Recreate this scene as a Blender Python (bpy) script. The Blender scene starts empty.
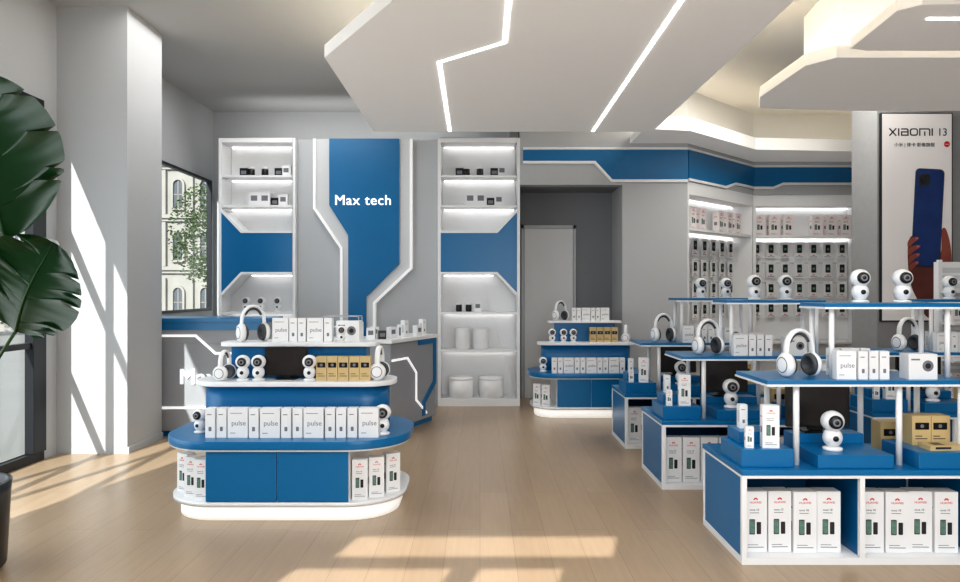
import bpy, math, random, bmesh
from mathutils import Vector, Matrix
random.seed(7)
SC=bpy.context.scene
COL=SC.collection
SC.view_settings.view_transform='Standard'
try: SC.view_settings.look='Medium High Contrast'
except Exception: SC.view_settings.look='None'

# ---------------------------------------------------------------- materials
def lin(c):
    return tuple((v/255)/12.92 if v/255<=0.04045 else ((v/255+.055)/1.055)**2.4 for v in c)
def mat(name,rgb,rough=.5,metal=0.0,emit=0.0,noise=.03,scale=6.0,coat=0.0,bump=0.0):
    m=bpy.data.materials.new(name); m.use_nodes=True
    nt=m.node_tree; b=nt.nodes['Principled BSDF']
    c=lin(rgb)+(1,)
    b.inputs['Roughness'].default_value=rough
    b.inputs['Metallic'].default_value=metal
    b.inputs['Coat Weight'].default_value=coat
    tc=nt.nodes.new('ShaderNodeTexCoord')
    n=nt.nodes.new('ShaderNodeTexNoise'); n.inputs['Scale'].default_value=scale
    nt.links.new(tc.outputs['Object'],n.inputs['Vector'])
    mr=nt.nodes.new('ShaderNodeMapRange')
    mr.inputs['To Min'].default_value=1-noise; mr.inputs['To Max'].default_value=1+noise
    nt.links.new(n.outputs['Fac'],mr.inputs['Value'])
    h=nt.nodes.new('ShaderNodeHueSaturation'); h.inputs['Color'].default_value=c
    nt.links.new(mr.outputs['Result'],h.inputs['Value'])
    nt.links.new(h.outputs['Color'],b.inputs['Base Color'])
    if emit>0:
        b.inputs['Emission Color'].default_value=c
        b.inputs['Emission Strength'].default_value=emit
    if bump>0:
        bp=nt.nodes.new('ShaderNodeBump'); bp.inputs['Strength'].default_value=bump
        nt.links.new(n.outputs['Fac'],bp.inputs['Height']); nt.links.new(bp.outputs['Normal'],b.inputs['Normal'])
    return m
def floor_mat():
    m=bpy.data.materials.new('wood_plank_floor'); m.use_nodes=True
    nt=m.node_tree; b=nt.nodes['Principled BSDF']
    tc=nt.nodes.new('ShaderNodeTexCoord'); mp=nt.nodes.new('ShaderNodeMapping')
    mp.inputs['Rotation'].default_value=(0,0,math.radians(90))
    nt.links.new(tc.outputs['Object'],mp.inputs['Vector'])
    br=nt.nodes.new('ShaderNodeTexBrick')
    br.inputs['Scale'].default_value=1.0
    br.inputs['Brick Width'].default_value=2.2; br.inputs['Row Height'].default_value=.2
    br.inputs['Mortar Size'].default_value=.0015; br.inputs['Mortar Smooth'].default_value=.4
    br.offset=.37
    br.inputs['Color1'].default_value=lin((171,149,124))+(1,)
    br.inputs['Color2'].default_value=lin((163,141,116))+(1,)
    br.inputs['Mortar'].default_value=lin((132,111,90))+(1,)
    nt.links.new(mp.outputs['Vector'],br.inputs['Vector'])
    mp2=nt.nodes.new('ShaderNodeMapping'); mp2.inputs['Scale'].default_value=(14,1.0,1)
    nt.links.new(tc.outputs['Object'],mp2.inputs['Vector'])
    n=nt.nodes.new('ShaderNodeTexNoise'); n.inputs['Scale'].default_value=2.5; n.inputs['Detail'].default_value=6
    nt.links.new(mp2.outputs['Vector'],n.inputs['Vector'])
    mr=nt.nodes.new('ShaderNodeMapRange'); mr.inputs['To Min'].default_value=.85; mr.inputs['To Max'].default_value=1.1
    nt.links.new(n.outputs['Fac'],mr.inputs['Value'])
    h=nt.nodes.new('ShaderNodeHueSaturation')
    nt.links.new(br.outputs['Color'],h.inputs['Color']); nt.links.new(mr.outputs['Result'],h.inputs['Value'])
    nt.links.new(h.outputs['Color'],b.inputs['Base Color'])
    b.inputs['Roughness'].default_value=.30
    bp=nt.nodes.new('ShaderNodeBump'); bp.inputs['Strength'].default_value=.03
    nt.links.new(n.outputs['Fac'],bp.inputs['Height']); nt.links.new(bp.outputs['Normal'],b.inputs['Normal'])
    return m
def glass_mat():
    m=bpy.data.materials.new('clear_glass'); m.use_nodes=True
    nt=m.node_tree; nt.nodes.clear()
    o=nt.nodes.new('ShaderNodeOutputMaterial'); mx=nt.nodes.new('ShaderNodeMixShader')
    t=nt.nodes.new('ShaderNodeBsdfTransparent'); g=nt.nodes.new('ShaderNodeBsdfGlossy')
    t.inputs['Color'].default_value=(.96,.985,.99,1); g.inputs['Roughness'].default_value=.02
    mx.inputs['Fac'].default_value=.04
    nt.links.new(t.outputs[0],mx.inputs[1]); nt.links.new(g.outputs[0],mx.inputs[2]); nt.links.new(mx.outputs[0],o.inputs['Surface'])
    return m
WALL=mat('grey_paint',(180,182,184),.8,scale=3,noise=.015)
WALLC=mat('textured_grey_column_paint',(150,151,152),.85,scale=14,noise=.06,bump=.15)
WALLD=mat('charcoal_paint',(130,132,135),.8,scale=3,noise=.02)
DOORM=mat('door_laminate',(214,215,216),.6,noise=.015)
CEIL=mat('ceiling_paint',(186,186,185),.85,noise=.01)
PANEL=mat('self_lit_ceiling_white',(238,236,233),.8,noise=.01,emit=.11)  # faint emission added to the paint so undersides look brighter
WHITE=mat('white_lacquer',(234,235,236),.35,noise=.01)
WHITEM=mat('matte_white_plastic',(234,235,236),.45,noise=.01)
GREYP=mat('light_grey_laminate',(206,208,210),.5,noise=.015)
GREYP2=mat('silver_grey_laminate',(182,185,188),.45,noise=.015)
GREYC=mat('counter_grey_laminate',(150,153,158),.45,noise=.015)
BLUE=mat('blue_lacquer',(8,108,160),.28,noise=.02)
BLUED=mat('deep_blue_lacquer',(8,100,151),.32,noise=.02)
BLACK=mat('black_plastic',(16,17,19),.3)
CUSH=mat('grey_leatherette',(70,72,76),.5)
DARK=mat('dark_metal_frame',(40,42,46),.4,metal=.4)
SCREEN=mat('dark_display_glass',(14,16,22),.12,coat=.5)
SCRL=mat('tablet_picture_glass',(44,40,40),.2,noise=.45,scale=5,emit=.15)
SCRP2=mat('poster_phone_blue',(26,54,108),.15,noise=.5,scale=4,emit=.06)  # slight emission added to brighten the printed phone
LED=mat('white_led_strip',(255,253,250),.5,emit=5.0,noise=0)
LEDF=mat('shelf_led_strip',(255,253,250),.5,emit=2.5,noise=0)
LEDW=mat('warm_cove_led',(255,238,206),.5,emit=13.0,noise=0)
LEDS=mat('white_outline_band',(248,248,248),.5,emit=.12,noise=0)
SIGN=mat('white_sign_letter',(252,252,252),.5,emit=.45,noise=0)  # emission put into the white so letters stand out in low light
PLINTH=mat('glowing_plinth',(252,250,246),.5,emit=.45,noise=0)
GOLD=mat('gold_cardboard',(202,178,130),.5)
GREEN=mat('phone_screen_picture',(96,132,120),.4,noise=.6,scale=60)
INK=mat('dark_print_ink',(34,36,42),.6)
INKG=mat('grey_print_ink',(120,122,128),.6)
RED=mat('red_print_ink',(206,32,44),.6)
PINK=mat('warm_white_cardboard',(238,230,229),.6)
NAIL=mat('printed_nail_tone',(190,128,116),.5)
POSTER=mat('self_lit_poster_paper',(226,222,221),.4,noise=.02,scale=1.2,emit=.08)  # slight emission added to the sheet; the paper is no lamp
SKIN=mat('printed_skin_tone',(148,78,64),.5,noise=.2,scale=14)
SKIND=mat('printed_skin_shadow',(104,52,46),.5,noise=.3,scale=8)
LEAF=mat('glossy_leaf',(14,56,22),.3,noise=.25,scale=5,bump=.03)
STEM=mat('leaf_stalk',(40,76,36),.45,noise=.1)
POT=mat('black_ceramic_pot',(24,24,26),.3)
SOIL=mat('potting_soil',(52,38,28),.95,noise=.4,scale=40,bump=.5)
STONE=mat('pale_facade_stone',(152,149,143),.85,noise=.14,scale=1.5)
STONED=mat('facade_window_dark',(76,82,88),.4,noise=.3,scale=1)
PAVE=mat('pavement',(128,127,124),.9,noise=.08,scale=.8)
BARK=mat('tree_bark',(70,58,46),.9,noise=.3)
FOL=mat('tree_foliage',(78,96,58),.8,noise=.5,scale=3)
GLASS=glass_mat()
FLOOR=floor_mat()

# ---------------------------------------------------------------- mesh builder
def rrect(hx,hy,r,n=10,cx=0,cy=0):
    pts=[]
    for (sx,sy,a0) in ((1,1,0),(-1,1,90),(-1,-1,180),(1,-1,270)):
        for i in range(n+1):
            a=math.radians(a0+90*i/n)
            pts.append((cx+sx*(hx-r)+r*math.cos(a),cy+sy*(hy-r)+r*math.sin(a)))
    return pts
def chaikin(p,n=3):
    for _ in range(n):
        q=[]
        for i in range(len(p)):
            a=p[i]; b=p[(i+1)%len(p)]
            q+=[(a[0]*.75+b[0]*.25,a[1]*.75+b[1]*.25),(a[0]*.25+b[0]*.75,a[1]*.25+b[1]*.75)]
        p=q
    return p
_tc={}
def text_geo(s,sp=1.0):
    k=(s,sp)
    if k in _tc: return _tc[k]
    cu=bpy.data.curves.new('t','FONT'); cu.body=s; cu.size=1; cu.resolution_u=4
    cu.extrude=.02; cu.align_x='LEFT'; cu.space_character=sp
    ob=bpy.data.objects.new('t',cu); COL.objects.link(ob)
    dg=bpy.context.evaluated_depsgraph_get(); dg.update()
    me=bpy.data.meshes.new_from_object(ob.evaluated_get(dg))
    v=[tuple(x.co) for x in me.vertices]; f=[tuple(p.vertices) for p in me.polygons]
    bpy.data.objects.remove(ob); bpy.data.curves.remove(cu); bpy.data.meshes.remove(me)
    _tc[k]=(v,f); return _tc[k]
class M:
    def __init__(s): s.v=[];s.f=[];s.m=[];s.sm=[];s.mats=[]
    def mi(s,m):
        if m not in s.mats: s.mats.append(m)
        return s.mats.index(m)
    def add(s,vs,fs,m,smooth=False):
        o=len(s.v); s.v+=[tuple(v) for v in vs]; i=s.mi(m)
        for f in fs: s.f.append(tuple(a+o for a in f)); s.m.append(i); s.sm.append(smooth)
        return s
    def box(s,x0,x1,y0,y1,z0,z1,m):
        v=[(x,y,z) for z in (z0,z1) for y in (y0,y1) for x in (x0,x1)]
        return s.add(v,[(0,2,3,1),(4,5,7,6),(0,1,5,4),(2,6,7,3),(0,4,6,2),(1,3,7,5)],m)
    def prism(s,pts,a0,a1,m,axis='z',smooth=False):
        n=len(pts)
        def mk(p,a):
            return (p[0],p[1],a) if axis=='z' else ((p[0],a,p[1]) if axis=='y' else (a,p[0],p[1]))
        v=[mk(p,a0) for p in pts]+[mk(p,a1) for p in pts]
        s.add(v,[tuple(range(n))[::-1],tuple(range(n,2*n))],m)
        o=len(s.v)-2*n; i=s.mi(m)
        for k in range(n):
            s.f.append((o+k,o+(k+1)%n,o+n+(k+1)%n,o+n+k)); s.m.append(i); s.sm.append(smooth)
        return s
    def ribbon(s,pts,w,a0,a1,m,axis='y'):
        P=[Vector(p) for p in pts]; L=[];R=[]
        for i,p in enumerate(P):
            d1=(P[i]-P[i-1]).normalized() if i>0 else None
            d2=(P[i+1]-P[i]).normalized() if i<len(P)-1 else None
            d1=d1 or d2; d2=d2 or d1
            n1=Vector((-d1.y,d1.x)); n2=Vector((-d2.y,d2.x)); nn=(n1+n2).normalized()
            k=w/2/max(.3,nn.dot(n1))
            L.append(p+nn*k); R.append(p-nn*k)
        return s.prism([tuple(q) for q in L]+[tuple(q) for q in R[::-1]],a0,a1,m,axis)
    def lathe(s,prof,m,c=(0,0,0),seg=28,axis='z'):
        v=[];f=[];n=len(prof)
        for k in range(seg):
            a=2*math.pi*k/seg
            for r,h in prof:
                r=max(r,1e-5)
                x,y,z=r*math.cos(a),r*math.sin(a),h
                if axis=='y': x,y,z=x,h,y
                elif axis=='x': x,y,z=h,x,y
                v.append((c[0]+x,c[1]+y,c[2]+z))
        for k in range(seg):
            k2=(k+1)%seg
            for i in range(n-1): f.append((k*n+i,k2*n+i,k2*n+i+1,k*n+i+1))
        return s.add(v,f,m,True)
    def ball(s,c,r,m,seg=24,rings=14):
        if not isinstance(r,tuple): r=(r,r,r)
        v=[];f=[]
        for j in range(rings+1):
            t=math.pi*j/rings
            for k in range(seg):
                a=2*math.pi*k/seg
                v.append((c[0]+r[0]*math.sin(t)*math.cos(a),c[1]+r[1]*math.sin(t)*math.sin(a),c[2]+r[2]*math.cos(t)))
        for j in range(rings):
            for k in range(seg): f.append((j*seg+k,j*seg+(k+1)%seg,(j+1)*seg+(k+1)%seg,(j+1)*seg+k))
        return s.add(v,f,m,True)
    def tube(s,path,r,m,seg=10,flat=1.0):
        P=[Vector(p) for p in path]; n=len(P); v=[];f=[]
        up=Vector((0,0,1)); t0=(P[1]-P[0]).normalized()
        if abs(t0.dot(up))>.95: up=Vector((0,1,0))
        u=t0.cross(up).normalized()
        for i in range(n):
            t=((P[min(i+1,n-1)]-P[max(i-1,0)])).normalized()
            u=(u-t*u.dot(t)).normalized(); w=t.cross(u)
            rr=r[i] if isinstance(r,(list,tuple)) else r
            for k in range(seg):
                a=2*math.pi*k/seg; v.append(P[i]+(u*math.cos(a)+w*math.sin(a)*flat)*rr)
        for i in range(n-1):
            for k in range(seg): f.append((i*seg+k,i*seg+(k+1)%seg,(i+1)*seg+(k+1)%seg,(i+1)*seg+k))
        f.append(tuple(range(seg))[::-1]); f.append(tuple(range((n-1)*seg,n*seg)))
        return s.add(v,f,m,True)
    def text(s,t,m,cx,cz,y,width,height=None,thick=.004,bold=0.0):
        v,f=text_geo(t,1.0 if not bold else 1.08)
        xs=[a[0] for a in v]; ys=[a[1] for a in v]
        sx=width/(max(xs)-min(xs)); sz=sx if height is None else height/(max(ys)-min(ys))
        mx=(max(xs)+min(xs))/2; my=(max(ys)+min(ys))/2
        sh=[(0,0)] if not bold else [(-bold,0),(0,0),(bold,0),(0,bold*.6),(0,-bold*.6)]
        for k,(dx,dz) in enumerate(sh):
            s.add([(cx+(a[0]-mx+dx)*sx, y-(a[2]/.02)*thick*.5-k*.0004, cz+(a[1]-my+dz)*sz) for a in v],f,m)
        return s
    def mesh(s,name,recalc=True):
        me=bpy.data.meshes.new(name); me.from_pydata(s.v,[],s.f)
        for m in s.mats: me.materials.append(m)
        me.polygons.foreach_set('material_index',s.m); me.polygons.foreach_set('use_smooth',s.sm)
        if recalc:
            bm=bmesh.new(); bm.from_mesh(me)
            bmesh.ops.remove_doubles(bm,verts=bm.verts,dist=2e-5)
            bmesh.ops.recalc_face_normals(bm,faces=bm.faces)
            bm.to_mesh(me); bm.free()
        me.update(); return me

def tag(ob,label=None,cat=None,group=None,kind=None):
    if label: ob['label']=label
    if cat: ob['category']=cat
    if group: ob['group']=group
    if kind: ob['kind']=kind
def bev(ob,w):
    if w:
        md=ob.modifiers.new('bevel','BEVEL'); md.width=w; md.segments=2; md.limit_method='ANGLE'; md.angle_limit=math.radians(50)
def obj(name,me,loc=(0,0,0),rz=0,parent=None,bevel=0,**k):
    ob=bpy.data.objects.new(name,me); COL.objects.link(ob)
    ob.location=loc; ob.rotation_euler=(0,0,rz)
    if parent: ob.parent=parent
    bev(ob,bevel); tag(ob,**k); return ob
def struct(name,m,label=None,bevel=0,loc=(0,0,0),rz=0):
    return obj(name,m.mesh(name),loc,rz,bevel=bevel,kind='structure',label=label)
class Proto:
    """parts: (name, mesh, bevel, label, parent index or None)"""
    def __init__(s,name,cat): s.name=name; s.cat=cat; s.parts=[]
    def part(s,name,m,bevel=0,label=None,par=None):
        s.parts.append((name,m.mesh(name) if isinstance(m,M) else m,bevel,label,par)); return len(s.parts)-1
    def place(s,loc,label,rz=0,group=None,sc=1.0):
        if len(s.parts)==1:
            n,me,b,l,_=s.parts[0]
            o=obj(s.name,me,loc,rz,None,b,label=label,cat=s.cat,group=group); o.scale=(sc,)*3; return o
        e=bpy.data.objects.new(s.name,None); COL.objects.link(e); e.empty_display_size=.05
        e.location=loc; e.rotation_euler=(0,0,rz); e.scale=(sc,)*3
        tag(e,label,s.cat,group); obs=[]
        for n,me,b,l,p in s.parts:
            o=obj(n,me,(0,0,0),0,e if p is None else obs[p],b,label=l); obs.append(o)
        return e

def wall_cells(a0,a1,z0,z1,holes,t0,t1,m,axis):
    A=sorted(set([a0,a1]+[h[0] for h in holes]+[h[1] for h in holes]))
    Z=sorted(set([z0,z1]+[h[2] for h in holes]+[h[3] for h in holes])); g=M()
    for i in range(len(A)-1):
        for j in range(len(Z)-1):
            ca=(A[i]+A[i+1])/2; cz=(Z[j]+Z[j+1])/2
            if any(h[0]<ca<h[1] and h[2]<cz<h[3] for h in holes): continue
            if axis=='x': g.box(A[i],A[i+1],t0,t1,Z[j],Z[j+1],m)
            else: g.box(t0,t1,A[i],A[i+1],Z[j],Z[j+1],m)
    return g
H=4.12
XL=-3.9
# ---------------------------------------------------------------- shell
struct('floor',M().box(-4.0,7.4,-.8,11.4,-.12,0,FLOOR),'pale oak plank floor')
struct('ceiling',M().box(-4.0,7.4,-.8,11.4,H,H+.12,CEIL),'grey painted ceiling')
struct('wall_left',wall_cells(-.8,10.45,0,H,[(1.5,6.25,.0,3.2),(7.6,10.15,1.22,3.1)],XL-.06,XL,WALL,'y'))
g=M()
def bar(y0,y1,z0,z1,d=.05,o=.012): g.box(XL-d,XL+o,y0,y1,z0,z1,DARK)
bar(1.5,6.25,0,.08); bar(1.5,6.25,3.12,3.2)
for y in (1.5,3.05,4.6): bar(y,y+.08,.08,3.12)
bar(6.07,6.25,.08,3.12,.05,.03)
for z in (1.0,2.30):
    for y0,y1 in ((1.58,3.05),(3.13,4.6),(4.68,6.07)): bar(y0,y1,z,z+.05)
w=struct('window_1',g,'dark framed floor-to-ceiling shop window',.004)
obj('glass_pane',M().box(XL-.035,XL-.025,1.56,6.10,.06,3.14,GLASS).mesh('glass_pane'),parent=w)
struct('wall_column_left',M().box(XL,-3.25,6.45,7.15,0,H,WALL),'square grey painted column')
g=M(); f=.035
for a in ((7.6,7.6+f,1.22,3.1),(10.15-f,10.15,1.22,3.1),(7.6+f,10.15-f,1.22,1.22+f),(7.6+f,10.15-f,3.1-f,3.1)):
    g.box(XL-.05,XL+.012,a[0],a[1],a[2],a[3],DARK)
w=struct('window_2',g,'dark framed picture window facing the street')
obj('glass_pane',M().box(XL-.03,XL-.02,7.62,10.13,1.24,3.08,GLASS).mesh('glass_pane'),parent=w)
# back wall
struct('wall_back',wall_cells(XL-.06,.40,0,H,[],10.25,10.45,WALL,'x'))
struct('wall_back_divider',M().box(.40,.52,9.5,10.25,0,H,WALL))
struct('wall_back_header',M().box(.52,1.85,9.1,9.3,2.88,H,WALL))
struct('wall_back_pier',M().prism([(1.85,9.1),(2.70,9.1),(2.42,9.38),(2.42,10.0),(1.85,10.0)],0,H,WALL))
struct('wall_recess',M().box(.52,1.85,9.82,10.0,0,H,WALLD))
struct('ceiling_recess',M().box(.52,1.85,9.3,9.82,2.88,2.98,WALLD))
struct('wall_back_far',M().prism([(2.42,9.40),(3.9,10.81),(7.4,10.81),(7.4,11.0),(3.7,11.0),(2.42,9.78)],0,H,WALL))
struct('wall_back_far_bulkhead',M().prism([(2.70,9.1),(4.06,10.4),(7.2,10.4),(7.2,10.81),(3.9,10.81),(2.42,9.39)],2.93,H,WALL))
struct('wall_right',M().box(7.2,7.4,-.8,10.81,0,H,WALL))
struct('wall_front',wall_cells(XL-.06,7.2,0,H,[(-2.08,-.50,2.97,3.20),(-2.2,-1.35,2.62,2.87),(-1.2,-.75,2.68,2.87)],-.53,-.5,WALL,'x'))  # unseen wall kept closed; slots shaped to throw the floor sun patches
# door in the recess
g=M(); g.box(.62,1.30,9.78,9.815,0,2.37,DOORM)
d=struct('door_1',g,'plain light grey flush door',.004)
obj('handle',M().tube([(1.24,9.78,1.05),(1.24,9.74,1.05),(1.14,9.74,1.05)],.009,DARK).mesh('handle'),parent=d)
g=M(); g.box(.58,.615,9.79,9.82,0,2.42,GREYP2); g.box(1.305,1.34,9.79,9.82,0,2.42,GREYP2); g.box(.58,1.34,9.79,9.82,2.375,2.42,GREYP2)
struct('trim_1',g)
# blue band on the header walls
zt=3.33
g=M()
s1=[(.56,zt),(2.70,zt),(2.70,zt-.38),(1.72,zt-.38),(1.5,zt-.14),(.56,zt-.14)]
g.prism(s1,9.08,9.1,BLUE,'y')
g.ribbon([(.56,zt-.16),(1.49,zt-.16),(1.71,zt-.40),(2.70,zt-.40)],.035,9.075,9.1,WHITE,'y')
g.ribbon([(.56,zt+.02),(2.70,zt+.02)],.03,9.075,9.1,WHITE,'y')
struct('trim_2',g,'blue fascia band with white edging')
ang=math.atan2(1.3,1.36); LA=1.88
g=M()
g.prism([(0,zt),(LA,zt),(LA,zt-.28),(1.3,zt-.28),(1.0,zt-.36),(0,zt-.36)],-.02,0,BLUE,'y')
g.ribbon([(0,zt-.38),(1.0,zt-.38),(1.3,zt-.30),(LA,zt-.30)],.035,-.025,0,WHITE,'y')
g.ribbon([(0,zt+.02),(LA,zt+.02)],.03,-.025,0,WHITE,'y')
struct('trim_3',g,'blue fascia band with white edging',loc=(2.70,9.1,0),rz=ang)
g=M()
g.prism([(4.06,zt),(7.2,zt),(7.2,zt-.22),(4.5,zt-.22),(4.35,zt-.28),(4.06,zt-.28)],10.38,10.4,BLUE,'y')
g.ribbon([(4.06,zt-.3),(4.35,zt-.3),(4.5,zt-.24),(7.2,zt-.24)],.035,10.375,10.4,WHITE,'y')
g.ribbon([(4.06,zt+.02),(7.2,zt+.02)],.03,10.375,10.4,WHITE,'y')
struct('trim_4',g,'blue fascia band with white edging')
struct('baseboard_left',M().box(-3.25,-3.235,6.45,7.15,0,.06,GREYP2))
struct('baseboard_back',M().box(1.86,2.69,9.085,9.1,0,.08,GREYP2))
# ---------------------------------------------------------------- ceiling features
def hung(poly,core,z0,z1,leds,strip=None,label='white suspended ceiling raft with light slots'):
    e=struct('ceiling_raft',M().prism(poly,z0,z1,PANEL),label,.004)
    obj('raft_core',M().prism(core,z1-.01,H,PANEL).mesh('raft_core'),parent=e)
    for l in leds:
        obj('light_slot',M().ribbon(l,.028,z0-.006,z0+.01,LED,'z').mesh('light_slot'),parent=e,label='glowing white linear light')
    if strip:
        for l in strip:
            obj('cove_light',M().ribbon(l,.03,z1+.005,z1+.03,LEDW,'z').mesh('cove_light'),parent=e,label='warm cove light strip')
    return e
hung([(-1.2,7.92),(-1.2,5.4),(-.55,4.35),(-.55,.2),(1.95,.2),(1.95,7.92)],
     [(-.8,7.5),(-.8,5.55),(-.2,4.5),(-.2,.5),(1.6,.5),(1.6,7.5)],3.3,3.40,
     [[(-.34,7.88),(-.32,5.5),(.18,5.06),(.17,.6)],[(1.27,7.88),(1.22,.6)]],
     [[(-1.0,7.7),(-1.0,5.48),(-.38,4.42),(-.38,1)],[(1.78,7.7),(1.78,1)]])
hung([(2.75,6.9),(2.6,6.5),(2.6,5.6),(2.75,5.4),(7.1,5.4),(7.1,7.0),(3.6,7.0)],
     [(3.1,6.7),(3.0,5.8),(7.1,5.8),(7.1,6.7)],3.3,3.40,[],
     [[(6.9,5.6),(2.9,5.6),(2.8,5.75),(2.8,6.5),(2.95,6.8)]])
hung([(2.75,5.2),(2.68,4.5),(2.78,4.4),(7.1,4.35),(7.1,5.25),(2.9,5.25)],
     [(3.1,5.1),(3.1,4.7),(7.1,4.7),(7.1,5.1)],3.3,3.38,[[(2.95,4.62),(7.0,4.62)]],
     [[(6.9,4.5),(2.9,4.52),(2.86,4.8),(2.95,5.1)]])
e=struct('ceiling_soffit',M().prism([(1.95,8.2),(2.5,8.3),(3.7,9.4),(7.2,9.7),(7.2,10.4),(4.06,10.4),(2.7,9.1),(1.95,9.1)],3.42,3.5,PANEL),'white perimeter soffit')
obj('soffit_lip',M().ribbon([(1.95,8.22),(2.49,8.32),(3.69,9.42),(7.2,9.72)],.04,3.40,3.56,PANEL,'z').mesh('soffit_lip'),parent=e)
obj('cove_light',M().ribbon([(2.0,8.32),(2.45,8.42),(3.65,9.52),(7.1,9.82)],.03,3.505,3.53,LEDW,'z').mesh('cove_light'),parent=e)

# ---------------------------------------------------------------- poster pillar
struct('wall_column_right',M().box(4.54,5.62,8.0,8.55,0,H,WALLC),'square textured grey column')
P=Proto('advertising_poster','poster')
g=M(); g.box(4.56,5.38,7.965,8.0,1.15,3.53,DARK); P.part('frame',g,.003)
g=M(); y=7.963; g.box(4.575,5.365,y-.002,y+.002,1.165,3.515,POSTER)
def logo(x0,z0,h,w):
    gap=.028; t=.0145; x=x0
    def rb(pts):
        g.ribbon(pts,t,y-.004,y-.002,INK,'y')
    rb([(x,z0),(x+w,z0+h)]); rb([(x,z0+h),(x+w,z0)]); x+=w+gap
    rb([(x,z0),(x,z0+h)]); x+=gap
    rb([(x,z0+h-t/2),(x+w-.012,z0+h-t/2),(x+w,z0+h-t/2-.012),(x+w,z0)]); rb([(x+w,z0+t/2),(x+t*.4,z0+t/2),(x+t*.4,z0+h*.52),(x+w,z0+h*.52)]); x+=w+gap
    hx,hz=w/2+t/2,h/2; cx,cz=x+w/2,z0+h/2
    g.prism(rrect(hx,hz,.028,6,cx,cz),y-.004,y-.002,INK,'y'); g.prism(rrect(hx-t,hz-t,.016,6,cx,cz),y-.005,y-.004,POSTER,'y'); x+=w+gap
    W=w*1.45
    rb([(x,z0),(x,z0+h-t/2),(x+W-.012,z0+h-t/2),(x+W,z0+h-t/2-.012),(x+W,z0)]); rb([(x+W/2,z0),(x+W/2,z0+h*.58)]); x+=W+gap
    rb([(x,z0),(x,z0+h)])
logo(4.655,3.265,.085,.078)
g.text('13',INK,5.265,3.3075,y-.004,.085,.085,.002)
g.text('小米 | 徕卡 影像旗舰',INK,4.94,3.16,y-.004,.46,None,.002)
pts=[(5.31+.034*math.cos(a*math.pi/8),3.17+.034*math.sin(a*math.pi/8)) for a in range(16)]
g.prism(pts,y-.004,y-.002,RED,'y'); g.text('Leica',POSTER,5.31,3.17,y-.005,.046,None,.001)
# printed hand: forearm from the lower edge, palm behind the phone, long fingers wrapping the phone's side, thumb along the other side
g.prism(chaikin([(5.08,1.168),(5.36,1.168),(5.36,1.40),(5.36,1.60),(5.36,1.90),(5.34,2.05),(5.27,2.05),(5.2,1.80),(5.0,1.75),(4.96,2.10),(4.90,2.14),(4.86,2.02),(4.87,1.72),(4.91,1.52),(5.0,1.36)],3),y-.004,y-.002,SKIND,'y')
ph=rrect(.165,.56,.05,6); t=.05
def rotp(sx,sz,dx=0): return [(5.09+a*sx*math.cos(t)+b*sz*math.sin(t)+dx,2.33-a*sx*math.sin(t)+b*sz*math.cos(t)) for a,b in ph]
g.prism(rotp(1,1),y-.006,y-.004,INK,'y')
g.prism(rotp(.95,.975),y-.007,y-.005,SCRP2,'y')
g.prism(rrect(.065,.065,.022,4,5.05,2.765),y-.0085,y-.007,INK,'y')
for cx_,cz_ in ((5.022,2.792),(5.078,2.792),(5.022,2.738)): g.prism(rrect(.02,.02,.019,5,cx_,cz_),y-.0095,y-.0085,SCREEN,'y')
def fing(pts,m): g.prism(chaikin(pts,3),y-.010,y-.008,m,'y')
for i in range(4):
    z=2.07-.092*i; L_=(.112,.122,.112,.092)[i]; x=4.868+.006*i
    fing([(x-.012,z-.075),(x+.02,z-.062),(x+L_*.55,z-.018),(x+L_,z+.012),(x+L_+.012,z+.042),(x+L_*.7,z+.048),(x+L_*.3,z+.030),(x-.008,z+.002)],SKIN)
    g.prism(chaikin([(x+L_*.70,z+.014),(x+L_*.98,z+.022),(x+L_*.98,z+.038),(x+L_*.70,z+.034)],2),y-.0108,y-.010,NAIL,'y')
fing([(5.36,1.45),(5.362,1.80),(5.35,2.02),(5.305,2.19),(5.27,2.23),(5.240,2.19),(5.250,2.0),(5.225,1.80),(5.15,1.60),(5.17,1.42)],SKIN)
P.part('printed_sheet',g)
P.place((0,0,0),'tall framed smartphone advertisement on the grey column')

# ---------------------------------------------------------------- product prototypes
cam=Proto('security_camera','camera')
cam.part('base',M().lathe([(0,0),(.044,0),(.047,.004),(.046,.012),(.03,.018),(0,.018)],WHITEM))
g=M(); g.ball((0,0,.062),(.046,.044,.05),WHITEM); g.lathe([(0,-.001),(.013,-.001),(.014,.004),(0,.004)],BLACK,(0,-.046,.062),16,'y'); cam.part('body',g)
g=M(); g.ball((0,0,.142),(.055,.052,.052),WHITEM); cam.part('head',g)
g=M(); g.lathe([(0,-.058),(.022,-.0575),(.031,-.052),(.034,-.040),(.0,-.036)],BLACK,(0,0,.143),24,'y')
g.lathe([(.010,-.0585),(.015,-.060),(.019,-.058)],INKG,(0,0,.143),20,'y'); g.ball((0,-.057,.143),(.008,.004,.008),SCREEN,10,6)
cam.part('lens',g,0,'glossy black lens face')

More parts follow.
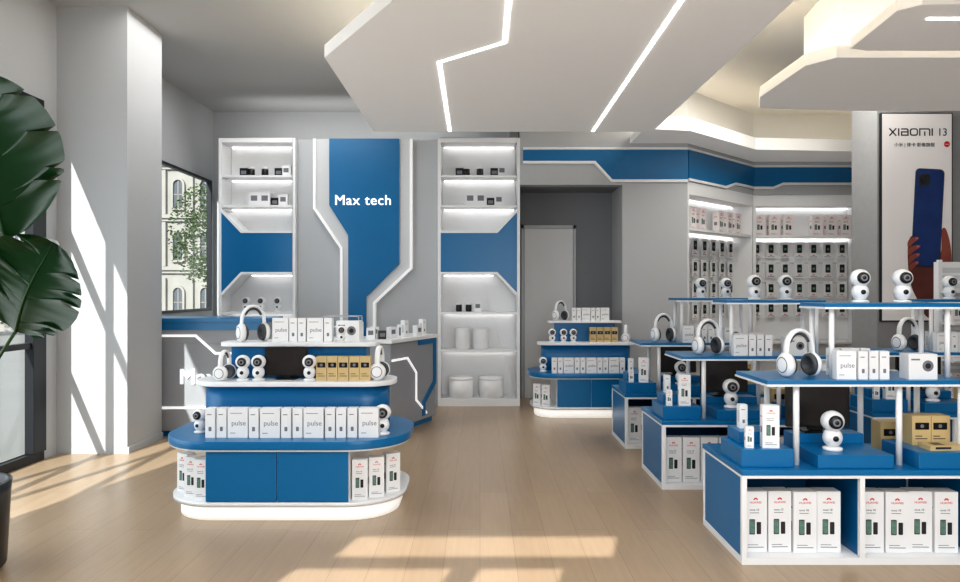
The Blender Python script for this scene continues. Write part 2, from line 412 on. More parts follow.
hp=Proto('headphones','headphones')
arc=[(.082*math.cos(a),0,.155+.10*math.sin(a)) for a in [math.pi*k/24 for k in range(25)]]
arc=[(.088,0,.08)]+arc+[(-.088,0,.08)]
b=M().tube(arc,.011,WHITEM,12,2.0); b.tube([(.070*math.cos(a),0,.152+.089*math.sin(a)) for a in [math.pi*(.15+.7*k/14) for k in range(15)]],.007,CUSH,8,1.9)
hp.part('headband',b)
for sx in (1,-1):
    pr=[(0,.032),(.03,.032),(.054,.026),(.066,.012),(.067,-.006),(.0,-.006)]
    g=M().lathe([(r,sx*h) for r,h in pr],WHITEM,(sx*.080,0,.067),30,'x'); g.lathe([(.038,sx*.0305),(.041,sx*.0318),(.044,sx*.0298)],INKG,(sx*.080,0,.067),30,'x')
    hp.part('ear_cup',g)
    pr=[(.0,-.006),(.034,-.006),(.038,-.024),(.048,-.028),(.058,-.022),(.062,-.006),(.060,-.003)]
    hp.part('ear_cushion',M().lathe([(r,sx*h) for r,h in pr],CUSH,(sx*.078,0,.067),30,'x'),0,'grey padded ear cushion')

def flower(g,cx,cz,r,y):
    for k in range(8):
        a=math.pi*(k+.5)/8
        ca,sa=math.cos(a),math.sin(a)
        pts=[(cx+ca*.25*r,cz+sa*.25*r),(cx+ca*.8*r-sa*.17*r,cz+sa*.8*r+ca*.17*r),(cx+ca*r,cz+sa*r),(cx+ca*.8*r+sa*.17*r,cz+sa*.8*r-ca*.17*r)]
        g.prism(pts,y-.0006,y,RED,'y')
def phone_box_mesh(w,d,h,body):
    g=M(); g.box(-w/2,w/2,-d/2,d/2,0,h,body); y=-d/2-.0004
    flower(g,0,h*.86,w*.11,y); g.text('HUAWEI',RED,0,h*.82,y,w*.5,None,.0008)
    g.text('nova 10',INK,-w*.05,h*.70,y,w*.4,None,.0008)
    g.box(-w*.25,w*.15,y-.0006,y,h*.645,h*.655,INKG)
    g.prism(rrect(w*.12,h*.125,w*.03,4,-w*.15,h*.42),y-.0008,y,INK,'y')
    g.prism(rrect(w*.10,h*.110,w*.02,4,-w*.15,h*.42),y-.0014,y,GREEN,'y')
    g.prism(rrect(w*.095,h*.10,w*.03,4,w*.14,h*.40),y-.0008,y,INK,'y')
    g.box(-w*.35,w*.35,y-.0006,y,h*.08,h*.092,INKG)
    g.box(-w*.35,w*.1,y-.0006,y,h*.12,h*.13,INKG)
    for sx in (-1,1):
        g.box(sx*w/2-.0005,sx*w/2+.0005,-d*.25,d*.25,h*.35,h*.5,INKG)
        g.box(sx*w/2-.0005,sx*w/2+.0005,-d*.3,d*.3,h*.72,h*.74,RED)
    return g
pbox=Proto('phone_box','box'); pbox.part('box',phone_box_mesh(.125,.085,.33,WHITEM),.002)
pboxr=Proto('phone_box','box'); pboxr.part('box',phone_box_mesh(.15,.09,.30,PINK),.002)
WP,WN=.135,.066
pul=Proto('earphone_box','box')
g=M(); g.box(-WP/2,WP/2,-.035,.035,0,.20,WHITEM); g.text('pulse',INKG,.008,.095,-.0354,.095,None,.0008); g.box(-.05,-.015,-.0358,-.035,.03,.034,INKG); g.box(-.05,.03,-.0358,-.035,.165,.169,INKG)
pul.part('box',g,.002)
nar=Proto('earphone_box','box')
g=M(); g.box(-WN/2,WN/2,-.035,.035,0,.20,WHITEM); g.box(-.020,.010,-.0358,-.035,.155,.161,INKG); g.prism(rrect(.010,.015,.005,4,0,.06),-.0358,-.035,INKG,'y')
g.box(-WN/2-.0005,-WN/2+.0005,-.02,.02,.05,.15,GREYP)
nar.part('box',g,.002)
gold=Proto('camera_box','box')
g=M(); g.box(-.036,.036,-.04,.04,0,.165,GOLD); g.box(-.028,.028,-.0408,-.04,.09,.125,BLACK); g.lathe([(0,0),(.011,0),(.011,.0006),(0,.0006)],INKG,(.0,-.0414,.108),14,'y')
g.box(-.026,.026,-.0408,-.04,.03,.034,INK); g.box(-.026,.01,-.0408,-.04,.045,.049,INK); g.box(-.0365,-.0355,-.03,.03,.085,.125,BLACK)
gold.part('box',g,.002)
goldw=Proto('camera_box','box')
g=M(); g.box(-.11,.11,-.05,.05,0,.17,GOLD)
for sx in (-.052,.052):
    g.box(sx-.040,sx+.040,-.0508,-.05,.09,.13,BLACK); g.lathe([(0,0),(.011,0),(.011,.0006),(0,.0006)],INKG,(sx,-.0514,.11),14,'y'); g.box(sx-.04,sx+.03,-.0508,-.05,.035,.04,INK); g.box(sx-.04,sx+.0,-.0508,-.05,.05,.055,INK)
g.box(-.001,.001,-.0506,-.05,0,.17,INK)
goldw.part('box',g,.002)
goldf=Proto('flat_package','box')
g=M(); g.box(-.10,.10,-.05,.05,0,.028,GOLD); g.box(-.07,.02,-.0505,-.0495,.008,.02,INK); g.box(-.06,.0,-.03,.03,.0275,.0285,BLACK)
goldf.part('box',g,.002)
cbx=Proto('camera_box','box')
g=M(); g.box(-.09,.09,-.05,.05,0,.16,WHITEM); g.lathe([(0,0),(.035,0),(.035,.0008),(0,.0008)],INKG,(.03,-.0512,.085),20,'y'); g.lathe([(0,0),(.018,0),(.018,.0008),(0,.0008)],INK,(.03,-.0522,.085),16,'y')
g.box(-.075,-.02,-.0508,-.05,.12,.13,INKG)
cbx.part('box',g,.002)
scr=Proto('tablet_display','tablet')
g=M(); g.prism(rrect(.15,.10,.008,4,0,.125),.0,.012,BLACK,'y'); scr.part('housing',g,.001)
g=M(); g.box(-.140,.140,-.0015,.0005,.034,.216,SCRL); scr.part('screen',g)
g=M(); g.box(-.07,.07,-.02,.09,0,.008,BLACK); g.prism([(.012,.006),(.05,.006),(.014,.12),(.012,.12)],-.03,.03,BLACK,'x'); scr.part('stand',g)
pack=Proto('accessory_pack','package')
g=M(); g.box(-.085,.085,-.012,.0,.0,.28,WHITEM); g.prism(rrect(.040,.072,.010,4,0,.165),-.024,-.012,INK,'y'); g.prism(rrect(.022,.022,.006,4,.0,.16),-.0255,-.024,GREEN,'y')
g.box(-.06,.06,-.0135,-.012,.02,.03,INKG); g.box(-.02,.02,-.0135,-.012,.045,.057,RED)
pack.part('card',g)
g=M(); g.tube([(0,.05,.265),(0,-.05,.265),(0,-.055,.275)],.003,GREYP2,6); pack.part('hook',g,0,'thin metal display hook')
cup=Proto('ceramic_vase','vase')
cup.part('vase',M().lathe([(0,0),(.09,0),(.1,.02),(.1,.26),(.092,.28),(.085,.27),(.085,.03),(0,.03)],WHITE))
sml=Proto('small_speaker','speaker')
sml.part('body',M().lathe([(0,0),(.035,0),(.04,.01),(.038,.09),(.03,.1),(0,.1)],BLACK))
sml.part('cap',M().lathe([(0,.1),(.03,.1),(.038,.09),(.039,.105),(.034,.115),(0,.116)],WHITEM))
drum=Proto('storage_drum','container')
g=M().lathe([(0,0),(.15,0),(.16,.01),(.16,.235),(.0,.235)],WHITE); drum.part('body',g)
drum.part('lid',M().lathe([(0,.235),(.162,.235),(.163,.245),(.155,.262),(0,.268)],WHITE))
sbox=Proto('gadget_box','box')
g=M().box(-.05,.05,-.035,.035,0,.13,WHITEM); g.box(-.03,.03,-.036,-.035,.05,.1,INKG); sbox.part('box',g,.002)
bbox=Proto('gadget_box','box')
g=M().box(-.045,.045,-.035,.035,0,.10,BLACK); g.box(-.03,.03,-.036,-.035,.03,.07,INKG); bbox.part('box',g,.002)

# ---------------------------------------------------------------- alcove cabinets on the back wall
def alcove(x0,w,mirror):
    P=Proto('display_cabinet','cabinet')
    f=(lambda x:w-x) if mirror else (lambda x:x)
    t=.04
    g=M(); g.box(0,w,.36,.40,0,3.49,WHITE); g.box(0,t,0,.36,0,3.49,WHITE); g.box(w-t,w,0,.36,0,3.49,WHITE)
    g.box(t,w-t,0,.36,3.43,3.49,WHITE); g.box(t,w-t,0,.36,0,.10,WHITE)
    P.part('carcass',g,.003)
    c=.31
    pts=[(f(t),2.53),(f(c),2.254),(f(w-t),2.254),(f(w-t),1.747),(f(c),1.747),(f(t),1.47)]
    P.part('blue_panel',M().prism(pts,-.004,.36,BLUE,'y'),0,'blue lacquered centre panel')
    P.part('edge_trim',M().ribbon([(f(t),2.545),(f(c-.01),2.27),(f(w-t),2.27)],.032,-.012,.355,WHITE,'y'))
    P.part('edge_trim',M().ribbon([(f(t),1.455),(f(c-.01),1.731),(f(w-t),1.731)],.032,-.012,.355,WHITE,'y'))
    for z in (3.008,2.62,1.227,.733):
        P.part('shelf',M().box(t,w-t,.01,.36,z-.03,z,WHITE),.002)
        P.part('light_strip',M().box(t+.03,w-t-.03,.30,.33,z-.04,z-.03,LEDF),0,'glowing under-shelf light')
    P.part('light_strip',M().box(t+.03,w-t-.03,.30,.33,3.42,3.43,LEDF),0,'glowing under-shelf light')
    P.part('light_strip',M().box(c+.03 if not mirror else t+.03,w-t-.03 if not mirror else w-c-.03,.28,.31,1.70,1.71,LEDF),0,'glowing under-shelf light')
    P.place((x0,9.1,0),'tall white alcove cabinet with glowing shelves and blue panel')
alcove(-3.40,1.0,False); alcove(-.55,1.07,True)
gr='gadgets on the alcove shelves'
for x0 in (-3.40,-.55):
    for dx,p in ((.28,bbox),(.37,sml),(.55,sml),(.74,bbox),(.84,sbox)):
        p.place((x0+dx,9.28,3.008),'small black and white gadget on a glowing shelf',0,gr,1.15)
    sbox.place((x0+.42,9.28,2.62),'small white gadget box on a glowing shelf',0,gr,1.4)
    sbox.place((x0+.56,9.28,2.62),'small white gadget box on a glowing shelf',0,gr,1.4)
    bbox.place((x0+.69,9.28,2.62),'small black gadget on a glowing shelf',0,gr,1.1)
    sbox.place((x0+.80,9.28,2.62),'small white gadget box on a glowing shelf',0,gr,1.2)
for dx in (.27,.40): sml.place((-.55+dx,9.28,1.227),'small black speaker with white cap on a shelf',0,gr)
sbox.place((-.55+.52,9.28,1.227),'small white gadget box on a glowing shelf',0,gr)
for dx in (.32,.56): cup.place((-.55+dx,9.28,.733),'white cylindrical vase on a lit shelf',0,'white vases on the alcove shelf')
for dx in (.30,.70): drum.place((-.55+dx,9.27,.10),'white lidded drum on the cabinet floor',0,'white lidded drums')
for dx in (.3,.5,.72): cam.place((-3.40+dx,9.28,1.227),'white security camera with black lens on alcove shelf',0,'cameras on the alcove shelf')

# ---------------------------------------------------------------- feature panel
P=Proto('feature_wall_panel','wall panel')
P.part('backing_panel',M().box(-2.40,-.55,9.2,9.5,0,3.49,GREYP2),.004)
X=lambda p:(p-480)*.013
Z=lambda p:1.5-(p-291)*.013
lft=[(X(314),3.485),(X(314),Z(208)),(X(341),Z(248)),(X(341),.9)]
rgt=[(X(411),3.485),(X(411),Z(268)),(X(374),Z(303)),(X(374),.9)]
P.part('raised_panel',M().prism(lft+rgt[::-1],9.14,9.2,GREYP,'y'),.003,'raised light grey panel')
P.part('outline_band',M().ribbon(lft,.035,9.115,9.2,LEDS,'y'),0,'white zigzag outline band')
P.part('outline_band',M().ribbon(rgt,.035,9.115,9.2,LEDS,'y'),0,'white zigzag outline band')
P.part('blue_panel',M().prism([(X(329),3.485),(X(329),Z(205)),(X(348),Z(235)),(X(348),.9),(X(366),.9),(X(366),Z(297)),(X(399),Z(264)),(X(399),3.485)],9.11,9.14,BLUE,'y'),.002,'blue zigzag panel')
P.part('lettering',M().text('Max tech',SIGN,X(363),Z(200),9.105,.72,None,.01,.014),0,'white lettering')
P.place((0,0,0),'grey and blue feature panel with white shop lettering')

# ---------------------------------------------------------------- reception counter
P=Proto('reception_counter','counter')
x0=XL+.02
fp=[(x0,7.2),(-.92,7.2),(-.52,8.15),(-.98,8.3),(-1.25,7.72),(x0,7.72)]
P.part('body',M().prism(fp,.06,.96,GREYC),.004)
P.part('toe_kick',M().prism([(x0,7.23),(-.94,7.23),(-.56,8.13),(-.98,8.26),(-1.25,7.70),(x0,7.70)],0,.06,BLUE))
P.part('countertop',M().prism([(-2.2,7.16),(-.90,7.16),(-.48,8.17),(-.98,8.34),(-1.28,7.76),(-2.2,7.76)],.96,1.0,WHITE),.004)
P.part('raised_cupboard',M().box(x0,-2.2,7.2,7.72,.96,1.18,GREYC),.003)
P.part('raised_top',M().box(x0,-2.18,7.17,7.75,1.18,1.22,BLUE),.003,'blue top slab')
P.part('front_trim',M().box(x0,-2.2,7.185,7.2,1.10,1.18,BLUE),0,'blue front band')
P.part('front_line',M().ribbon([(x0+.02,1.04),(-2.92,1.04),(-2.72,.86),(-1.5,.86),(-1.3,.7),(-.95,.7)],.024,7.185,7.2,SIGN,'y'),0,'white zigzag line')
P.part('front_line',M().ribbon([(x0+.02,.30),(-2.7,.30),(-2.5,.16),(-.95,.16)],.024,7.185,7.2,SIGN,'y'),0,'white zigzag line')
P.part('lettering',M().text('Max tech',SIGN,-2.645,.62,7.19,.86,None,.02,.016),0,'white raised lettering')
L=math.hypot(.4,.95); a=math.atan2(.95,.4)
P.part('end_line',M().ribbon([(.02,.78),(.35,.78),(.55,.60),(.55,.3),(.8,.12)],.022,-.012,0,SIGN,'y'),0,'white zigzag line')
P.part('end_band',M().ribbon([(.60,.93),(L-.03,.93),(L-.03,.45),(L-.3,.25),(L-.3,.10)],.06,-.014,0,BLUE,'y'),0,'blue angular band')
ee=P.place((0,0,0),'grey service counter with blue and white trim')
for c in ee.children:
    if c.name.startswith('end_'):
        c.location=(-.92,7.2,0); c.rotation_euler=(0,0,a)
gr='small goods on the service counter'
for (x,y,p,r) in ((-.82,7.62,nar,.9),(-.70,7.82,sbox,1.0),(-.94,7.45,sbox,.8),(-.66,8.02,nar,1.0),(-1.02,7.28,bbox,.3),(-1.13,7.5,sbox,.2),(-.90,8.0,sbox,1.1),(-1.13,7.27,sbox,0),(-1.24,7.26,nar,.1),(-.86,7.9,bbox,.9)):
    p.place((x,y,1.0),'small white boxed gadget on the service counter' if p is not bbox else 'small black gadget on the service counter',r,gr,.9)
P=Proto('glass_display_case','display case')
g=M(); g.box(-.20,.20,-.11,.11,0,.015,WHITE)
for sx in (-.2,.19):
    for sy in (-.11,.10): g.box(sx,sx+.01,sy,sy+.01,.015,.24,GREYP2)
for sy in (-.11,.10): g.box(-.2,.2,sy,sy+.01,.23,.24,GREYP2)
P.part('frame',g); P.part('glass',M().box(-.195,.195,-.105,.105,.02,.235,GLASS))
P.part('shelf',M().box(-.19,.19,-.10,.10,.12,.126,WHITE))
P.place((-1.46,7.40,1.0),'small glass display case on the service counter')

# ---------------------------------------------------------------- tiered islands
def island(cx,cy,hx,hy,label):
    P=Proto('display_island','display stand')
    r=hy*.80
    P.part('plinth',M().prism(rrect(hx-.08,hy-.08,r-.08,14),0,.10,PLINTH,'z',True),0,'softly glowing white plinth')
    P.part('base_shelf',M().prism(rrect(hx-.03,hy-.03,r-.03,14),.10,.13,WHITE,'z',True))
    k=hx*.56
    P.part('cabinet_core',M().box(-k,k,-hy+.05,hy-.05,.13,.475,WHITE),.002)
    for sx in (-1,1):
        a,b=(-k+.003,-.003) if sx<0 else (.003,k-.003)
        P.part('door',M().box(a,b,-hy+.03,-hy+.05,.135,.47,BLUE),.003,'blue lacquered door')
    P.part('ledge',M().prism(rrect(hx,hy,r,16),.475,.53,BLUE,'z',True),.004,'blue rounded ledge')
    P.part('ledge_edge',M().prism(rrect(hx-.01,hy-.01,r-.01,16),.463,.475,WHITE,'z',True))
    mx,my=hx-.12,hy-.27; oy=.08
    P.part('middle_drum',M().prism(rrect(mx-.05,my-.04,my*.8,14,0,oy),.53,.835,BLUED,'z',True))
    P.part('middle_shelf',M().prism(rrect(mx,my,my*.9,14,0,oy),.835,.87,WHITE,'z',True),.003)
    ux,uy=hx-.26,my-.10; oy2=.16
    P.part('upper_drum',M().box(-ux+.08,ux-.08,oy2-uy+.05,oy2+uy-.03,.87,1.10,BLUED),.003)
    P.part('upper_shelf',M().prism(rrect(ux,uy,uy*.6,10,0,oy2),1.10,1.13,WHITE,'z',True),.003)
    P.place((cx,cy,0),label)
def row(seq,x,y,z,sc,lab,grp,gap=.010,jit=.02):
    for p in seq:
        w=(WP if p is pul else WN)*sc
        p.place((x+w/2,y+random.uniform(-.006,.006),z),lab,random.uniform(-jit,jit),grp,sc); x+=w+gap*sc
    return x
IX,IY=-1.315,5.0
island(IX,IY,.83,.50,'tiered blue and white oval display island')
row([nar,nar,pul,nar,pul,nar,nar,pul,nar,nar,nar,pul],-1.815,4.66,.53,.97,'white earphone carton on the blue ledge','earphone boxes on the island ledge')
cam.place((-.66,4.74,.53),'white security camera with black lens on the blue ledge',.1,'cameras on the island',1.05)
cam.place((-1.92,4.80,.53),'white security camera with black lens on the blue ledge',-.2,'cameras on the island',.85)
for dx,dy,r in ((-.72,-.20,-.5),(-.62,-.31,-.25),(-.53,-.37,-.1),(.54,-.37,.05),(.64,-.31,.2),(.73,-.2,.5)):
    pbox.place((IX+dx*.97,IY+dy,.13),'white tall phone carton on the open end shelf',r,'phone cartons in the island ends',.80)
# middle shelf front edge y=4.85; upper drum front y=5.08
hp.place((-1.81,4.965,.87),'white over-ear headphones standing on the white shelf',1.45,'headphones on the islands',.80)
hp.place((-.72,5.02,.87),'white over-ear headphones standing on the white shelf',1.5,'headphones on the islands',.90)
for x in (-1.67,-1.56,-1.20): cam.place((x,4.93,.87),'white security camera with black lens on white shelf',.1,'cameras on the island',.93)
scr.place((-1.38,4.985,.87),'black tablet display on a stand',.0,'tablet displays',1.02)
for i in range(5): gold.place((-1.115+.077*i,4.96,.87),'gold camera carton on white shelf',random.uniform(-.02,.02),'gold camera cartons',1.02)
hp.place((-1.66,5.12,1.13),'white over-ear headphones standing on the top tier',.7,'headphones on the islands',1.02)
row([pul,nar,nar,pul,nar],-1.52,5.15,1.13,.86,'white earphone carton on the top tier','earphone cartons on the top tier',.010,.05)
cbx.place((-.96,5.15,1.13),'white camera carton with printed lens',-.1,None,.95)
cam.place((-1.0,5.055,1.13),'white security camera on the top tier',.15,'cameras on the island',.62)

JX,JY=1.31,8.62
island(JX,JY,.72,.42,'tiered blue and white oval display island near the doorway')
row([nar,nar,pul,nar,nar,pul,nar,nar,pul,nar],JX-.46,JY-.33,.53,.9,'white earphone carton on the blue ledge','earphone boxes on the far island')
for dx,dy,r in ((-.61,-.15,-.5),(-.52,-.25,-.25),(.5,-.26,.1),(.6,-.17,.4)):
    pbox.place((JX+dx,JY+dy,.13),'white tall phone carton on the open end shelf',r,'phone cartons in the island ends',.76)
for x in (-.42,-.28,-.16): cam.place((JX+x,JY+.01,.87),'white security camera with black lens on white shelf',0,'cameras on the far island',.85)
for i in range(4): gold.place((JX+.08+.088*i,JY+.02,.87),'gold camera carton on white shelf',0,'gold camera cartons',1.1)
cam.place((JX-.55,JY-.18,.53),'white security camera on the blue ledge',0,'cameras on the far island',.9)
hp.place((JX-.30,JY+.16,1.13),'white over-ear headphones standing on the top tier',.6,'headphones on the islands',.95)
row([nar,nar,pul,nar,nar,pul],JX-.16,JY+.16,1.13,.8,'white earphone carton on the top tier','earphone cartons on the far top tier')
hp.place((JX+.50,JY+.08,.87),'white over-ear headphones standing on the white shelf',1.3,'headphones on the islands',.8)

# ---------------------------------------------------------------- rectangular display units
W,D=1.32,.67
U=Proto('display_table','display stand')
g=M(); t=.028
g.box(0,W,0,D,0,.04,WHITE)
for x in (0,W/2-t/2,W-t): g.box(x,x+t,0,t,.04,.475,WHITE)
for x in (0,W-t): g.box(x,x+t,D-t,D,.04,.475,WHITE)
g.box(0,W,0,D,.475,.490,WHITE)
U.part('frame',g,.002,'white frame')
U.part('side_panel',M().box(.004,.02,t,D-t,.04,.475,BLUE),0,'blue side panel')
U.part('side_panel',M().box(W-.02,W-.004,t,D-t,.04,.475,BLUE),0,'blue side panel')
U.part('back_panel',M().box(.02,W-.02,D-.02,D-.004,.04,.475,BLUED))
U.part('divider',M().box(W/2-.008,W/2+.008,t,D-.02,.04,.475,BLUED))
U.part('worktop',M().box(-.004,W+.004,-.004,D+.004,.490,.52,BLUE),.003,'blue worktop')
for (xa,z,y0,y1) in ((.17,1.00,.08,.56),(.545,1.43,.18,.50)):
    U.part('shelf',M().box(xa,W+.005,y0,y1,z-.028,z,BLUE),.003,'blue shelf')
    U.part('shelf_edge',M().box(xa-.004,W+.009,y0-.004,y1+.004,z-.034,z-.022,WHITE))
for x in (.35,.93,1.28):
    for y in (.12,.52): U.part('post',M().lathe([(0,.52),(.017,.52),(.017,.967),(0,.967)],WHITE,(x,y,0),14),0,'white post')
for x in (.60,1.27):
    for y in (.22,.46): U.part('post',M().lathe([(0,1.0),(.015,1.0),(.015,1.397),(0,1.397)],WHITE,(x,y,0),14),0,'white post')
def riser(w,d,h):
    P=Proto('display_riser','display block'); P.part('block',M().box(0,w,0,d,0,h,BLUE),.004); return P
R1=riser(.29,.34,.10); R2=riser(.42,.30,.075); R3=riser(.30,.36,.09); R4=riser(.19,.2,.07); R5=riser(.42,.13,.13)
def unit(x,y,n):
    U.place((x,y,0),'blue and white stepped display table with shelves')
    gp='phone cartons in the display tables'
    for b in range(2):
        for i in range(4):
            pbox.place((x+.105+b*.65+i*.137,y+.12+random.uniform(-.01,.01),.04),'white tall phone carton with red logo',random.uniform(-.04,.04),gp,1.03)
    gr='blue risers on the display tables'
    R1.place((x+.02,y+.06,.52),'blue display riser block',0,gr)
    R2.place((x+.43,y+.03,.52),'blue display riser block',0,gr)
    R3.place((x+.98,y+.02,.52),'blue display riser block',0,gr)
    R5.place((x+.43,y+.34,.52),'blue display riser block',0,gr)
    R4.place((x+.06,y+.20,.62),'small blue riser block on top of another',0,gr)
    gg='cartons and cameras on the display tables'
    pbox.place((x+.08,y+.11,.62),'small white phone carton on the blue riser',-.1,gg,.36)
    pbox.place((x+.20,y+.12,.62),'white phone carton on the blue riser',-.15,gg,.72)
    nar.place((x+.12,y+.32,.69),'white narrow carton on the blue riser',0,gg,.7)
    cam.place((x+.575,y+.16,.595),'white security camera with black lens on blue riser',-.1,'cameras on the display tables',1.15)
    scr.place((x+.60,y+.385,.65),'black tablet display behind the camera',0,'tablet displays',1.28)
    goldw.place((x+1.17,y+.26,.61),'gold camera carton on the blue riser',0,'gold camera cartons',1.0)
    goldf.place((x+1.17,y+.12,.61),'flat gold-brown package on the blue riser',.05,'flat packages')
    goldw.place((x+1.13,y+.50,.52),'gold camera carton on the blue worktop',0,'gold camera cartons',1.05)
    hp.place((x+.43,y+.26,1.0),'white over-ear headphones on the blue shelf',.25,'headphones on the display tables',1.06) 
    row([pul,nar,nar,nar],x+.585,y+.15,1.0,.8,'white earphone carton on the blue shelf','earphone cartons on the blue shelves',.012,.06)
    row([nar,pul,nar],x+.64,y+.34,1.0,.8,'white earphone carton on the blue shelf','earphone cartons on the blue shelves',.012,.06)
    cbx.place((x+1.07,y+.17,1.0),'white camera carton with printed lens on the blue shelf',0,'camera cartons on the blue shelves',.9)
    for dx in (.82,1.07): cam.place((x+dx,y+.32,1.43),'white security camera with black lens on the top shelf',random.uniform(-.2,.2),'cameras on the top shelves',1.03)
unit(1.434,3.83,0); unit(1.375,5.28,1); unit(1.38,6.65,2); unit(3.15,5.6,3)

# ---------------------------------------------------------------- right shelving runs
def shelving(w,loc,rz):
    P=Proto('retail_shelving','shelving'); t=.04; T=2.925
    g=M(); g.box(0,w,.36,.40,0,T,WHITE); g.box(0,t,0,.36,0,T,WHITE); g.box(w-t,w,0,.36,0,T,WHITE)
    g.box(t,w-t,0,.36,2.76,T,WHITE); g.box(t,w-t,0,.36,0,.10,WHITE)
    P.part('carcass',g,.003)
    for z in (2.33,.75): P.part('shelf',M().box(t,w-t,.01,.36,z-.035,z,WHITE),.002)
    for z in (2.755,2.285): P.part('light_strip',M().box(t+.02,w-t-.02,.30,.33,z-.01,z,LEDF),0,'glowing shelf light')
    P.part('slat_panel',M().box(t,w-t,.335,.36,.76,2.27,WHITE),0,'white hanging panel')
    for z in (2.25,1.95,1.65,1.35):
        P.part('rail',M().box(t,w-t,.325,.335,z-.03,z-.01,GREYP),0,'grey hanging rail')
    P.place(loc,'white wall shelving with hanging phone accessories',rz)
    c,s=math.cos(rz),math.sin(rz)
    def tr(lx,ly,z): return (loc[0]+lx*c-ly*s,loc[1]+lx*s+ly*c,z)
    for i in range(7):
        lx=t+.12+(w-2*t-.24)*i/6
        if i not in (3,): pboxr.place(tr(lx,.2,2.33),'pale phone carton with red logo on the wall shelf',rz,'phone cartons on the wall shelving',1.05)
    for i in range(7):
        lx=t+.12+(w-2*t-.24)*i/6
        for z in (2.0,1.70,1.40,1.10):
            pack.place(tr(lx,.285,z),'hanging phone accessory pack on white card',rz,'accessory packs on hooks',.86)
shelving(LA,(2.70,9.1,0),ang)
shelving(1.62,(4.06,10.4,0),0)
# gondola rack
P=Proto('gondola_shelf','shelving')
g=M(); g.box(0,1.2,.2,.24,0,1.78,WHITE)
for i in range(22): g.box(.03,1.17,.195,.2,.10+i*.075,.15+i*.075,GREYP)
P.part('slat_panel',g)
g=M()
for x in (0,1.16): g.box(x,x+.04,.17,.2,0,1.80,WHITE)
g.box(0,1.2,0,.44,0,.12,WHITE); P.part('frame',g,.002)
for z in (.5,.85,1.2,1.5): P.part('shelf',M().box(.02,1.18,-.02,.195,z-.02,z,WHITE),.002)
P.place((4.40,6.55,0),'white slatted gondola rack with small shelves')
for z in (.5,.85,1.2):
    for i in range(5): pboxr.place((4.52+.16*i,6.65,z),'pale small carton on the gondola rack',0,'cartons on the gondola rack',.75)

# ---------------------------------------------------------------- plant
P=Proto('potted_plant','plant')
px,py=-2.80,3.70
P.part('pot',M().lathe([(0,0),(.22,0),(.25,.03),(.27,.42),(.275,.475),(.25,.475),(.24,.42),(0,.42)],POT,(0,0,0),36))
P.part('soil',M().lathe([(0,.445),(.12,.44),(.243,.43),(.243,.41),(0,.41)],SOIL))
def leaf(base,tip,side,wd,bend,droop,ph=0.0):
    B=Vector(base);T=Vector(tip);S=Vector(side).normalized(); ax=T-B; N=ax.cross(S).normalized(); S=N.cross(ax).normalized()
    nu,nv=160,21; v=[];f=[]
    for i in range(nu):
        u=i/(nu-1); prof=math.sin(math.pi*min(1,u*.97+.03)**.72)**.62
        c=B+ax*u-N*bend*math.sin(math.pi*u)+Vector((0,0,-droop*u*u))
        for j in range(nv):
            s=(j-(nv-1)/2)/((nv-1)/2); sg=1 if s>0 else -1
            cut=max(0,math.cos(2*math.pi*(u*3.6+ph+.21*sg)))**45
            cut2=max(0,math.cos(2*math.pi*(u*2.1+ph*1.7+.3*sg)))**90
            wv=wd*prof*(1-.42*cut-.25*cut2)
            fold=.16*abs(s)*wd+.0015*math.sin(u*70+abs(s)*5)*abs(s)
            v.append(c+S*s*wv+ax*(.16*abs(s)**1.3*prof)+N*(fold-.30*wd*s*s))
    for i in range(nu-1):
        for j in range(nv-1): f.append((i*nv+j,i*nv+j+1,(i+1)*nv+j+1,(i+1)*nv+j))
    g=M(); g.add(v,f,LEAF,True)
    mid=[B+ax*(i/14)+N*(-bend*math.sin(math.pi*i/14)-.004)+Vector((0,0,-droop*(i/14)**2)) for i in range(15)]
    g.tube(mid,[.007-.0004*i for i in range(15)],STEM,6)
    return g
def rel(p): return (p[0]-px,p[1]-py,p[2])
leaves=[((-2.36,3.48,1.76),(-2.44,3.38,2.54),(1,.1,.1),.39,.05,.0,.1),
        ((-2.27,3.42,1.30),(-2.01,3.32,1.76),(.85,.1,-.5),.27,.05,.02,.35),
        ((-2.75,3.7,1.9),(-2.95,3.9,2.75),(1,-.3,.1),.25,.05,.0,.6),
        ((-2.9,3.55,1.5),(-3.3,3.3,2.0),(.3,1,0),.22,.05,.1,.2)]
for i,(b,t,s,w,be,dr,ph) in enumerate(leaves):
    P.part('leaf',leaf(rel(b),rel(t),s,w,be,dr,ph).mesh('leaf',False),0,'large glossy dark green leaf')
    r=rel(b); st=[Vector((.03*math.cos(i*1.3),.03*math.sin(i*1.3),.42))]
    for k in range(1,13):
        u=k/12; st.append(Vector((r[0]*u**1.7,r[1]*u**1.7,.42+(r[2]-.42)*u)))
    P.part('stalk',M().tube(st,[.014-.0005*k for k in range(13)],STEM,8))
P.place((px,py,0),'large-leaved tropical plant in a glossy black pot')

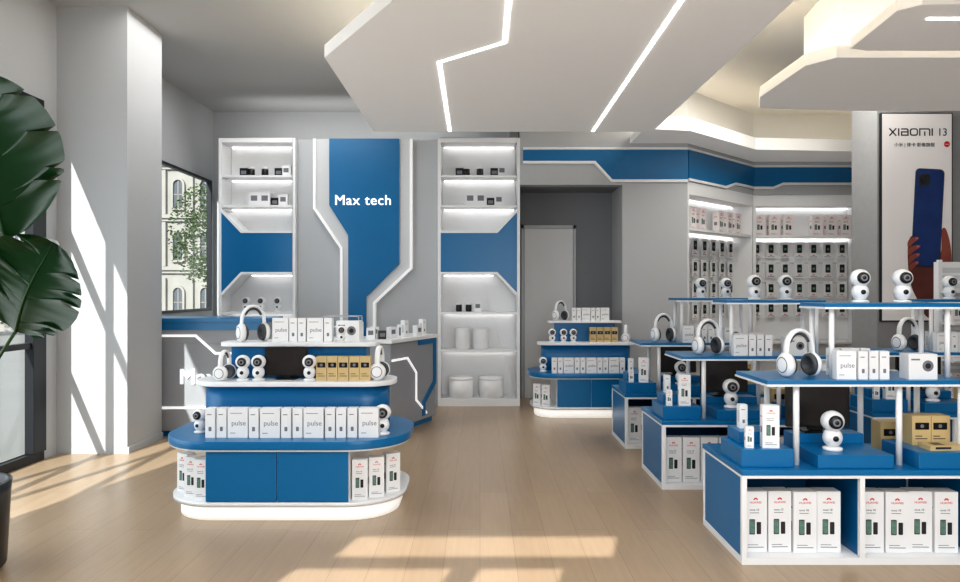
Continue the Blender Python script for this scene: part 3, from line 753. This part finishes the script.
# ---------------------------------------------------------------- street outside
struct('exterior_ground',M().box(-60,-4.05,-40,60,-.2,-.06,PAVE))
def building(x0,x1,y0,y1,h,label):
    P=Proto('building','building'); g=M(); g.box(x0,x1,y0,y1,-.06,h,STONE)
    g.box(x0-.2,x1+.2,y0-.3,y1,h-.5,h,STONE)
    for z in (2.3,4.3,6.3,8.3): g.box(x0-.1,x1+.1,y0-.18,y1,z,z+.14,STONE); g.box(x0-.1,x1+.1,y0-.10,y1,z-.12,z,STONE)
    P.part('facade',g); g=M(); sp=1.05
    n=int((x1-x0)/sp)
    for i in range(n):
        cx=x0+sp/2+i*sp
        for z in (.5,2.65,4.65,6.65,8.65):
            if z+1.5>h: continue
            pts=[(cx-.22,z),(cx+.22,z),(cx+.22,z+.95)]+[(cx+.22*math.cos(a),z+.95+.22*math.sin(a)) for a in [math.pi*k/8 for k in range(1,8)]]+[(cx-.22,z+.95)]
            g.prism(pts,y0-.03,y0+.05,STONED,'y'); g.ribbon(pts+[pts[0]],.08,y0-.10,y0,STONE,'y')
            g.box(cx-.015,cx+.015,y0-.05,y0,z,z+1.1,STONE); g.box(cx-.22,cx+.22,y0-.05,y0,z+.55,z+.58,STONE)
            g.box(cx+sp/2-.07,cx+sp/2+.07,y0-.12,y0,z-.2,z+1.5,STONE)
    P.part('window_row',g,0,'arched windows'); P.place((0,0,0),label)
building(-30,-7.5,27,33,10.5,'pale stone building with arched windows across the street')
P=Proto('street_tree','tree')
P.part('trunk',M().tube([(0,0,-.06),(.05,0,1.5),(0,.1,3.0),(.1,0,4.2)],[.14,.11,.09,.05],BARK))
g=M()
for i in range(5200):
    a=random.uniform(0,6.28); el=random.uniform(-1,1); rr=random.uniform(.2,1)**.5*1.5
    c=Vector((rr*math.cos(a)*math.sqrt(1-el*el),rr*math.sin(a)*math.sqrt(1-el*el),3.7+rr*el*1.3))
    if math.sin(c.x*4+1)*math.sin(c.z*4.3)*math.cos(c.y*3)<-.2: continue
    d=Vector((random.uniform(-1,1),random.uniform(-1,1),random.uniform(-.5,.5))).normalized(); e2=d.cross(Vector((random.random(),random.random(),random.random()))).normalized()
    s=random.uniform(.035,.075); g.add([c-d*s,c+e2*s*.6,c+d*s,c-e2*s*.6],[(0,1,2,3)],FOL)
P.part('foliage',g.mesh('foliage',False))
P.place((-8.4,22,0),'leafy green street tree on the pavement',1.0,'street trees',.88)
P.place((-18.5,21,0),'leafy green street tree on the pavement',4.0,'street trees',1.0)

# ---------------------------------------------------------------- lights
def sunl(d,e,ang):
    l=bpy.data.lights.new('sun','SUN'); l.energy=e; l.angle=ang; l.color=(1,.96,.90)
    o=bpy.data.objects.new('sun_light',l); COL.objects.link(o); o.rotation_euler=Vector(d).to_track_quat('-Z','Y').to_euler(); o.location=(-10,-20,20)
sunl((.42,1.5,-1.0),7.0,math.radians(.5))
def area(n,loc,sx,sy,e,col=(1,1,1),d=(0,0,-1)):
    l=bpy.data.lights.new(n,'AREA'); l.shape='RECTANGLE'; l.size=sx; l.size_y=sy; l.energy=e; l.color=col
    o=bpy.data.objects.new(n,l); COL.objects.link(o); o.location=loc; o.rotation_euler=Vector(d).to_track_quat('-Z','Y').to_euler(); return o
area('overhead_fill',(1.1,1.2,3.25),4.6,2,118,(.99,.995,1))  # unseen fill lamp added for general room brightness
area('window_daylight',(-3.8,3.6,1.7),3.0,4.0,72,(.95,.98,1),(1,.25,.0))
area('front_fill',(2.2,-.4,1.5),5.2,2.0,104,(.99,.995,1),(.15,1,.2))  # fill lamp added in front of the closed front wall
area('rear_fill',(-2.4,7.2,4.08),1.6,3.2,48,(1,.995,.985))  # unseen fill lamp added over the rear left area
area('wall_strip_fill',(-1.7,9.55,3.56),3.0,.2,8,(1,1,.98),(0,1,.45))  # unseen lamp added to brighten the dark wall strip above the alcoves
area('side_fill',(3.5,7.9,4.08),2.4,1.0,55,(1,.97,.92))  # unseen fill lamp added for the right side of the room
w=bpy.data.worlds.new('world'); SC.world=w; w.use_nodes=True
nt=w.node_tree; bg=nt.nodes['Background']; bg.inputs['Color'].default_value=(.82,.91,1,1); bg.inputs['Strength'].default_value=1.2

# ---------------------------------------------------------------- camera
cd=bpy.data.cameras.new('camera'); cd.sensor_width=36; cd.lens=26.25; cd.clip_start=.05
co=bpy.data.objects.new('camera',cd); COL.objects.link(co); co.location=(0,0,1.5); co.rotation_euler=(math.radians(90),0,0)
SC.camera=co
